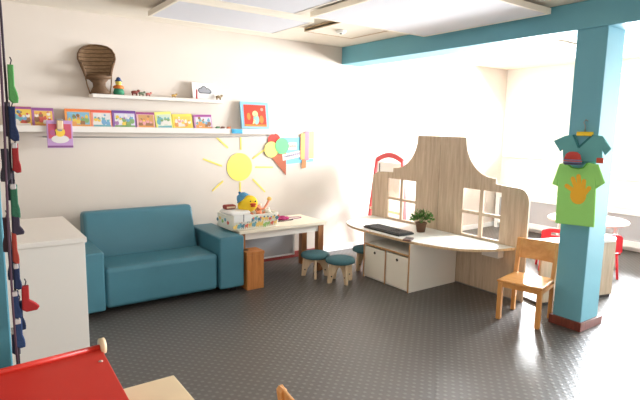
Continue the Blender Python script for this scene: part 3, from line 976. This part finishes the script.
m.box(e, X0, Y0, Y0 + 0.018, 0.0, 0.475).box(e, X0, Y1 - 0.018, Y1, 0.0, 0.475).box(e, X0, Y0 + 0.018, Y1 - 0.018, 0.352, 0.37).box(e, X0, 0.001, 0.017, 0.0, 0.352)
m.build('front_edging', M_ply, t)
MB().box(-0.09, -0.002, -0.87, -0.69, 0.38, 0.475, bev=0.003).build('bracket', M_white, t)
for i, (a, b, lab) in enumerate([(0.022, 0.322, 'white storage bin with a finger hole in the desk cabinet, nearer the stools'), (-0.303, -0.004, 'white storage bin with a finger hole in the desk cabinet, nearer the open floor')]):
    tb = thing('storage_bin', lab, 'bin', (4.095 + X0, -1.4 + (a + b) / 2, 0.0185), group='white bins under the play desk')
    w = (b - a) / 2 - 0.003
    hz = 0.318
    hole = circle(0, 0.27, 0.012, 14)
    m = MB().prism([(-w, 0), (w, 0), (w, hz), (-w, hz)], 0.002, 0.016, 'x', [hole])
    m.box(0.016, 0.5, -w, -w + 0.012, 0.0, hz).box(0.016, 0.5, w - 0.012, w, 0.0, hz).box(0.488, 0.5, -w + 0.012, w - 0.012, 0, hz).box(0.016, 0.488, -w + 0.012, w - 0.012, 0, 0.01)
    m.build('bin_body', mat('cream_bin', (240, 232, 216), 0.5), tb)
    m = MB().rod((-0.002, 0, 0.27), (0.018, 0, 0.27), 0.014, n=16)
    m.build('finger_hole', mat('dark_hole', (60, 40, 30), 0.7), tb)

# keyboard
t = thing('keyboard', 'black computer keyboard lying on the white half-oval desk', 'keyboard', (3.6, -1.215, 0.5005), (0, 0, math.radians(-90)))
MB().box(-0.265, 0.275, -0.112, 0.105, 0, 0.018, bev=0.005).build('case', M_black, t)
m = MB()
for r in range(6):
    for c in range(20):
        if c in (14, 15) and r == 3:
            continue
        x = -0.252 + c * 0.0255 + (0.008 if c > 13 else 0) + (0.004 if c > 16 else 0)
        y = -0.1 + r * 0.033
        m.box(x, x + 0.0205, y, y + 0.026, 0.0185, 0.027)
m.build('keys', mat('dark_keys', (44, 44, 47), 0.5), t)
t = thing('toy_phone', 'small dark brown telephone-like toy at the desk edge beside the keyboard', 'toy', (3.465, -1.645, 0.5005), (0, 0, math.radians(-60)))
MB().box(-0.04, 0.04, -0.065, 0.065, 0, 0.016, bev=0.005).build('body', mat('maroon_plastic', (96, 64, 56), 0.4), t)
MB().box(-0.03, 0.03, -0.03, 0.045, 0.0165, 0.018).build('screen', M_black, t)

# potted plant
t = thing('potted_plant', 'small bushy green plant in a brown pot on the white desk', 'plant', (3.865, -1.43, 0.5005))
MB().lathe([(0.0, 0.0), (0.042, 0.0), (0.056, 0.085), (0.06, 0.085), (0.06, 0.1), (0.052, 0.1), (0.048, 0.085), (0.0, 0.085)], n=24).build('pot', mat('brown_pot', (118, 84, 62), 0.7, 0.1, 60), t)
m = MB()
rng = random.Random(3)
for i in range(420):
    th = rng.uniform(0, 2 * PI)
    ph = rng.uniform(0.0, 1.0)
    r = 0.125 * rng.uniform(0.3, 1.0)
    el = math.radians(-10 + 95 * ph)
    p0 = Vector((math.cos(th) * math.cos(el) * r * 0.98, math.sin(th) * math.cos(el) * r * 0.98, 0.125 + math.sin(el) * r * 0.8))
    d = (p0 - Vector((0, 0, 0.09))).normalized()
    d = (d + Vector((rng.uniform(-.6, .6), rng.uniform(-.6, .6), rng.uniform(-.3, .5)))).normalized()
    s_ = d.orthogonal().normalized()
    L = rng.uniform(0.022, 0.038)
    wd = L * 0.32
    n_ = d.cross(s_) * 0.004
    v = [m.bm.verts.new(p0), m.bm.verts.new(p0 + d * L * 0.5 + s_ * wd + n_), m.bm.verts.new(p0 + d * L), m.bm.verts.new(p0 + d * L * 0.5 - s_ * wd + n_)]
    f = m.bm.faces.new(v)
    f.material_index = i % 2
m.build('foliage', [mat('leaf_green', (70, 122, 52), 0.6), mat('leaf_light', (104, 156, 70), 0.6)], t)
m = MB()
for i in range(9):
    a = 2 * PI * i / 9
    m.tube([(0, 0, 0.083), (0.02 * math.cos(a), 0.02 * math.sin(a), 0.12), (0.06 * math.cos(a), 0.06 * math.sin(a), 0.17)], 0.002, 5)
m.build('stem', mat('stem_green', (80, 110, 56), 0.7), t)

# ------------------------------------------------------------------ red easel behind divider
t = thing('kids_easel', 'red arched easel with a white board leaning at the wall behind the divider', 'easel', (4.27, -0.5, 0))
m = MB()
arch = [(-0.24 + 0.48 * i / 16, 1.2 + 0.07 * math.sin(PI * i / 16)) for i in range(17)]
low = [(y, z - 0.06) for y, z in arch]
m.prism(arch + low[::-1], -0.012, 0.012, 'x', bev=0.003)
m.build('arch', mat('coral_red', (218, 76, 80), 0.5), t)
for s_, y0, y1 in ((1, 0.225, 0.42), (-1, -0.225, -0.3)):
    MB().bar((0, y0, 1.19), (0.02, y1, 0.0), 0.03, 0.045, upv=(1, 0, 0), bev=0.003).build('leg', mat('coral_red', (218, 76, 80)), t)
MB().box(-0.006, 0.006, -0.2, 0.215, 0.72, 1.15).build('white_board', M_whitem, t)
MB().box(-0.009, -0.006, 0.165, 0.18, 0.8, 1.13).build('board_edge', M_black, t)
MB().bar((0, -0.26, 0.55), (0.01, 0.33, 0.55), 0.03, 0.05, upv=(1, 0, 0)).build('crossbar', M_birch, t)

# ------------------------------------------------------------------ counter behind the pillar
t = thing('play_counter', 'low pale oak counter with a white top behind the teal pillar', 'counter', (4.58, -2.72, 0), (0, 0, math.radians(-15)))
MB().box(-0.45, 0.44, -0.02, 0.002, 0.03, 0.54).box(0.42, 0.44, 0.002, 0.2, 0.03, 0.54).build('panel', M_oak, t)
MB().box(-0.44, 0.43, -0.012, 0.19, 0.0, 0.03).build('plinth', M_oak_d, t)
pts = [(-0.45, 0.2), (-0.45, -0.03)] + [(0.36 + 0.16 * math.sin(a), 0.1 - 0.13 * math.cos(a)) for a in [PI / 2 * i / 8 for i in range(9)]] + [(0.52, 0.2)]
MB().prism(pts, 0.541, 0.565, 'z').build('countertop', M_white, t)
MB().box(0.46, 0.475, 0.05, 0.18, 0.34, 0.54, bev=0.004).build('side_flap', M_white, t)

# round table and red chairs in the far bay
t = thing('round_table', 'round white table in the bright bay behind the teal pillar', 'table', (6.1, -2.03, 0))
MB().lathe([(0.0, 0.5), (0.43, 0.5), (0.44, 0.512), (0.44, 0.525), (0.43, 0.535), (0.0, 0.535)], n=48).build('tabletop', M_white, t)
for k in range(4):
    a = k * PI / 2
    MB().rod((0.33 * math.cos(a), 0.33 * math.sin(a), 0.5), (0.36 * math.cos(a), 0.36 * math.sin(a), 0.0), 0.022, n=12).build('leg', M_whitem, t)


def red_chair(label, loc, rz):
    t = thing('red_kid_chair', label, 'chair', loc, (0, 0, rz), 'red plastic chairs at the round table')
    MB().box(-0.16, 0.16, -0.16, 0.15, 0.27, 0.295, bev=0.012, seg=3).build('seat', M_redp, t)
    m = MB().prism([(-0.16, 0.3), (0.16, 0.3), (0.155, 0.46), (0.13, 0.485), (0.08, 0.495), (-0.08, 0.495), (-0.13, 0.485), (-0.155, 0.46)], 0.14, 0.16, 'y', [[(-0.06, 0.42), (0.06, 0.42), (0.06, 0.45), (-0.06, 0.45)]], bev=0.0)
    m.build('backrest', M_redp, t)
    for sx in (-1, 1):
        for sy in (-1, 1):
            MB().rod((sx * 0.13, sy * 0.12, 0.275), (sx * 0.15, sy * 0.14, 0.0), 0.014, 0.012, n=10).build('leg', M_redp, t)
    return t


red_chair('red plastic child chair at the round table, seen left of the pillar', (5.46, -1.99, 0), math.radians(128))
red_chair('red plastic child chair at the round table, seen right of the pillar', (5.6, -2.42, 0), math.radians(150))

# ------------------------------------------------------------------ wooden children's chairs
def make_chair(label):
    """front faces -y; origin under the seat centre"""
    t = thing('wooden_chair', label, 'chair')
    w, d, sh = 0.16, 0.16, 0.335
    m = MB()
    pts = [(-w - 0.01, -d - 0.02), (w + 0.01, -d - 0.02), (w - 0.005, d + 0.005), (-w + 0.005, d + 0.005)]
    m.prism(pts, sh - 0.02, sh, 'z', bev=0.006)
    m.build('seat', M_beech, t)
    for sx in (-1, 1):
        MB().bar((sx * (w - 0.012), -d + 0.005, 0), (sx * (w - 0.012), -d + 0.005, sh - 0.02), 0.036, 0.04, bev=0.006).build('leg', M_beech_v, t)
        # rear leg runs on as the back post
        m = MB()
        x = sx * (w - 0.014)
        m.prism([(d - 0.03, 0.0), (d + 0.005, 0.0), (d + 0.012, 0.3), (d + 0.06, 0.615), (d + 0.05, 0.628), (d + 0.033, 0.62), (d - 0.026, 0.31)], x - 0.016, x + 0.016, 'x', bev=0.004)
        m.build('leg', M_beech_v, t)
        MB().bar((x, -d + 0.01, sh - 0.045), (x, d - 0.01, sh - 0.045), 0.02, 0.04, upv=(1, 0, 0)).build('side_rail', M_beech, t)
    MB().box(-w + 0.03, w - 0.03, -d - 0.005, -d + 0.012, sh - 0.06, sh - 0.021).build('front_rail', M_beech, t)
    # curved back board
    m = MB()
    n = 12
    f, b = [], []
    for i in range(n + 1):
        x = -w - 0.005 + (2 * w + 0.01) * i / n
        c = 0.022 * (1 - (x / (w + 0.005)) ** 2)
        f.append((x, d + 0.006 + c))
        b.append((x, d + 0.018 + c))
    m.prism(f + b[::-1], 0.46, 0.625, 'z', bev=0.003)
    # lean with the posts
    for v in m.bm.verts:
        v.co.y += (v.co.z - 0.46) * 0.152
    m.build('backrest', M_beech, t)
    return t


c1 = make_chair('honey-coloured wooden child chair standing between the desk and the teal pillar')
c1.location = (3.775, -2.72, 0)
c1.scale = (1.06, 1.04, 1.02)
c1.rotation_euler = (0, 0, math.radians(-77))
c1['group'] = 'honey wooden child chairs'
c2 = copy_tree(c1)
c2.location = (1.09, -3.724, 0)
c2.rotation_euler = (0, 0, math.radians(90))
c2['label'] = 'honey-coloured wooden chair of which only a post top shows at the bottom edge'

# ------------------------------------------------------------------ clothes on the pillar
def garment(name, label, outline, xf, thick, m_, cat, parts=()):
    t = thing(name, label, cat, (PX0, -3.0, 1.2))
    o_ = [(y + 3.0, z - 1.2) for y, z in outline]
    MB().prism(o_, xf - PX0, xf - thick - PX0, 'x', bev=min(0.008, thick * 0.4)).build('shirt_body', m_, t)
    return t


M_green = mat('lime_cotton', (158, 226, 124), 0.9, 0.35, 14)
M_tealc = mat('teal_cotton', (100, 166, 168), 0.9, 0.35, 14)
t = garment('tee_shirt', 'dark teal short-sleeved shirt on a yellow hanger, upper one on the pillar',
            [(-2.884, 1.53), (-2.789, 1.485), (-2.85, 1.402), (-2.871, 1.42), (-2.883, 1.327), (-3.184, 1.335), (-3.17, 1.43), (-3.195, 1.39), (-3.235, 1.44), (-3.165, 1.532), (-3.095, 1.54), (-3.002, 1.442), (-2.96, 1.537)],
            PX0 - 0.003, 0.022, M_tealc, 'shirt')
MB().bar((-0.026, 0.05, 0.335), (-0.026, -0.0, 0.24), 0.014, 0.004, upv=(1, 0, 0)).bar((-0.026, -0.095, 0.338), (-0.026, -0.0, 0.24), 0.014, 0.004, upv=(1, 0, 0)).build('collar', mat('teal_cotton_dark', (44, 112, 116), 0.9), t)
MB().box(-0.026, -0.0225, -0.19, -0.14, 0.13, 0.17, bev=0.001).build('hem_patch', col('patch_red', (206, 80, 60)), t)
t = thing('coat_hanger', 'yellow plastic hanger with a wire hook holding the teal shirt', 'hanger', (PX0, -3.03, 1.545))
MB().box(-0.034, -0.002, -0.062, 0.055, -0.016, 0.016, bev=0.006, seg=3).build('hanger_bar', col('hanger_yellow', (240, 206, 40), 0.4), t)
MB().tube([(-0.014, 0.0, 0.016), (-0.014, 0.0, 0.06), (-0.014, 0.015, 0.085), (-0.014, 0.0, 0.105), (-0.008, -0.015, 0.095)], 0.004, 8).rod((0.002, 0.0, 0.103), (-0.02, 0.0, 0.106), 0.004, n=8).build('hook', M_metal, t)
t = garment('tee_shirt', 'lime green child tee with an orange hand print, lower one on the pillar',
            [(-2.932, 1.316), (-2.867, 1.308), (-2.82, 1.14), (-2.866, 1.128), (-2.869, 1.15), (-2.874, 0.832), (-3.178, 0.848), (-3.162, 1.165), (-3.166, 1.14), (-3.225, 1.19), (-3.165, 1.322), (-3.09, 1.33), (-3.06, 1.292), (-3.024, 1.282), (-2.973, 1.288)],
            PX0 - 0.026, 0.022, M_green, 'shirt')
m = MB()
xp0, xp1 = -0.0495, -0.0478
m.prism(circle(-0.04, -0.125, 0.062, 20, 0.068), xp0, xp1, 'x')
for n_f, ((y0, z0), (y1, z1), r) in enumerate([((0.0, -0.09), (0.055, -0.06), 0.017), ((-0.02, -0.07), (0.012, 0.0), 0.017), ((-0.045, -0.06), (-0.03, 0.022), 0.017), ((-0.075, -0.08), (-0.075, -0.01), 0.016), ((-0.085, -0.11), (-0.118, -0.06), 0.016)]):
    a, b = Vector((y0, z0)), Vector((y1, z1))
    d = (b - a).normalized()
    q = Vector((-d.y, d.x)) * r
    tip = [tuple(b + d * r * math.sin(k) + q * math.cos(k)) for k in [PI * j / 6 for j in range(7)]]
    m.prism([tuple(a - q)] + tip[::-1] + [tuple(a + q)], xp0 - 0.0002 * (n_f + 1), xp1, 'x')
m.build('hand_print', col('print_orange', (244, 186, 50)), t)
MB().tube([(-0.05, 0.068, 0.114), (-0.05, 0.03, 0.086), (-0.05, -0.024, 0.08), (-0.05, -0.06, 0.09), (-0.05, -0.088, 0.126)], 0.005, 6).build('neckband', mat('lime_band', (104, 186, 70), 0.9), t)
t = thing('knitted_cap', 'small red knitted cap with a grey-blue band hanging above the green tee', 'hat', (PX0 - 0.1, -3.0, 1.31))
MB().lathe([(0.0, 0.1), (0.03, 0.097), (0.052, 0.08), (0.062, 0.05), (0.064, 0.04), (0.0, 0.04)], sx=0.7).build('crown', mat('red_knit', (190, 70, 62), 0.95, 0.5, 90), t)
MB().lathe([(0.0, 0.0), (0.062, 0.0), (0.067, 0.012), (0.067, 0.034), (0.064, 0.042), (0.0, 0.042)], sx=0.7).build('band', mat('bluegrey_knit', (104, 112, 146), 0.95, 0.5, 90), t)
for z in (0.012, 0.03):
    MB().lathe([(0.0665, z - 0.004), (0.0695, z), (0.0665, z + 0.004)], sx=0.7).build('stripe', col('knit_rust' if z > 0.02 else 'knit_dark', (196, 80, 60) if z > 0.02 else (50, 46, 60)), t)

# ------------------------------------------------------------------ garland of little felt socks at left
GX, GY = 0.142, -2.94
t = thing('hanging_cord', 'thin dark cord hanging from the ceiling beside the left teal pillar, holding felt socks', 'cord', (0, 0, 0))
MB().tube([(0.139, GY, 2.5), (0.146, GY, 1.9), (0.146, GY, 1.5), (0.139, GY, 1.2), (0.13, GY, 0.9), (0.128, GY, 0.66)], 0.004, 8).build('strand', mat('dark_cord2', (58, 46, 56), 0.8), t)
MB().tube([(0.128, GY - 0.02, 2.5), (0.136, GY - 0.02, 1.9), (0.131, GY - 0.02, 1.5), (0.123, GY - 0.02, 1.2), (0.12, GY - 0.02, 0.9), (0.122, GY - 0.02, 0.66)], 0.004, 8).build('strand', mat('plum_cord', (84, 60, 76), 0.8), t)
MB().rod((0.134, GY - 0.01, 2.49), (0.134, GY - 0.01, 2.528), 0.012, n=10).build('ceiling_hook', M_metal, t)


def sock(x, z0, z1, rgb, label, foot=0.02, w=0.016, y=GY - 0.01, lean=0.0, mirror=1, cuff=True):
    """flat felt sock hanging from its cuff; z0 bottom, z1 top"""
    h = z1 - z0
    if foot < 0.02:
        foot *= 0.6
    t = thing('felt_sock', label, 'felt sock', (x, y, z1), (0, math.radians(lean), 0), 'felt socks on the hanging cord')
    out = [(-w * 0.8, 0), (w * 0.8, 0), (w * 0.75, -h * 0.55), (w + foot * 0.6, -h * 0.72), (w + foot, -h * 0.86), (w + foot * 0.7, -h * 0.98), (0.0, -h), (-w, -h * 0.9), (-w * 0.9, -h * 0.6)]
    out = [(mirror * a, b) for a, b in out]
    MB().prism(out, -0.012, 0.012, 'y', bev=0.004).build('sock_body', mat('felt_%d_%d_%d' % rgb, rgb, 0.95, 0.3, 120), t)
    if cuff:
        MB().box(-w * 0.85, w * 0.5, -0.0145, 0.0145, -0.016, 0.002, bev=0.003).build('cuff', mat('felt_white', (186, 182, 182), 0.95), t)
    MB().tube([(0, 0, 0.0), (0.004, 0, 0.015), (0, 0, 0.026)], 0.002, 6).build('hanging_loop', mat('dark_cord2', (58, 46, 56)), t)
    return t


navy, red_, grn, blk, dgr, blu = (30, 44, 78), (140, 34, 36), (84, 150, 84), (44, 42, 50), (44, 98, 74), (44, 70, 110)
sock(0.162, 1.615, 1.745, grn, 'bright green felt sock, topmost on the hanging cord', 0.012, 0.011, cuff=False)
sock(0.158, 1.485, 1.605, navy, 'navy felt sock just below the bright green one', 0.008, 0.012, cuff=False)
sock(0.16, 1.375, 1.478, red_, 'dark red felt sock just below the upper navy one', 0.004, 0.012)
sock(0.128, 1.345, 1.46, blk, 'black felt sock hanging left of the dark red one', 0.006, 0.014, mirror=-1, cuff=False)
sock(0.148, 1.215, 1.335, dgr, 'dark green felt sock at the middle of the cord', 0.003, 0.013)
sock(0.139, 1.05, 1.165, (150, 58, 46), 'orange-red slim felt sock below the dark pointed one', 0.004, 0.009, cuff=False)
sock(0.148, 1.155, 1.225, (52, 46, 62), 'charcoal felt sock with its toe sticking out to the right', 0.016, 0.014, cuff=False)
sock(0.12, 1.09, 1.215, (58, 40, 48), 'dark plum felt sock behind the slim orange-red one', 0.004, 0.013, y=GY + 0.02, mirror=-1, cuff=False)
sock(0.14, 0.955, 1.05, navy, 'navy felt sock with a white cuff above the big red sock', 0.003, 0.011)
sock(0.162, 0.868, 0.965, (156, 36, 38), 'large red felt sock with its toe pointing right, low on the cord', 0.028, 0.014, cuff=False)
sock(0.13, 0.85, 0.95, (34, 54, 92), 'blue felt sock beside the large red one, low on the cord', 0.004, 0.013)
sock(0.134, 0.735, 0.845, (38, 60, 100), 'blue felt sock with a white cuff near the end of the cord', 0.006, 0.014)
sock(0.122, 0.7, 0.8, (34, 40, 66), 'dark navy felt sock, lowest on the cord', 0.004, 0.012, y=GY + 0.02)

sock(0.146, 1.5, 1.62, (48, 40, 56), 'dark violet felt sock behind the upper navy one', 0.004, 0.012, y=GY + 0.022, mirror=-1, cuff=False)
sock(0.142, 1.275, 1.39, (38, 44, 52), 'near-black felt sock behind the dark green one', 0.005, 0.015, y=GY + 0.022, mirror=-1, cuff=False)
sock(0.129, 0.985, 1.1, (34, 38, 62), 'midnight blue felt sock behind the white-cuffed navy one', 0.004, 0.013, y=GY + 0.022, mirror=-1, cuff=False)
sock(0.142, 0.79, 0.9, (30, 42, 70), 'slate navy felt sock behind the two blue ones', 0.008, 0.013, y=GY + 0.022, cuff=False)

# ------------------------------------------------------------------ foreground: beige table and red slanted stand
t = thing('low_table', 'low beige table top in the bottom left foreground', 'table', (0.24, -3.45, 0))
MB().box(-0.44, 0.44, -0.44, 0.44, 0.475, 0.5, bev=0.004).build('tabletop', mat('beige_tabletop', (228, 206, 168), 0.5, 0, 1, 0.04, 5), t)
for sx in (-1, 1):
    for sy in (-1, 1):
        MB().bar((sx * 0.39, sy * 0.39, 0), (sx * 0.39, sy * 0.39, 0.475), 0.05, 0.05, bev=0.004).build('leg', M_birch, t)
MB().box(-0.37, 0.37, 0.38, 0.4, 0.42, 0.474).box(-0.37, 0.37, -0.4, -0.38, 0.42, 0.474).build('apron', M_birch, t)
t = thing('slanted_stand', 'red slanted wooden stand with a round rod along its top, on the beige table', 'stand', (0.07, -3.06, 0.5005), (0, 0, math.radians(4)))
# board slopes down towards the camera side
m = MB()
m.prism([(0.0, 0.2), (0.0, 0.182), (-0.56, 0.04), (-0.56, 0.058)], -0.3, 0.325, 'x', bev=0.003)
m.build('board', M_red, t)
MB().rod((-0.32, 0.004, 0.205), (0.318, 0.004, 0.205), 0.011, n=16).build('rod', M_red, t)
MB().rod((0.319, 0.004, 0.208), (0.337, 0.004, 0.208), 0.03, n=24).build('rod_knob', M_birch, t)
for x in (-0.28, 0.28):
    MB().prism([(-0.02, 0.0), (-0.02, 0.175), (-0.5, 0.053), (-0.5, 0.0)], x - 0.009, x + 0.009, 'x').build('side_cheek', M_red, t)
for x, y in ((0.3, -0.07), (0.3, -0.32), (-0.28, -0.07), (-0.28, -0.32)):
    z = 0.2 + 0.142 / 0.56 * y
    MB().lathe([(0.0, 0.003), (0.005, 0.003), (0.009, 0.0), (0.0, 0.0)], n=12).build('screw', M_screw, t, (x, y, z))
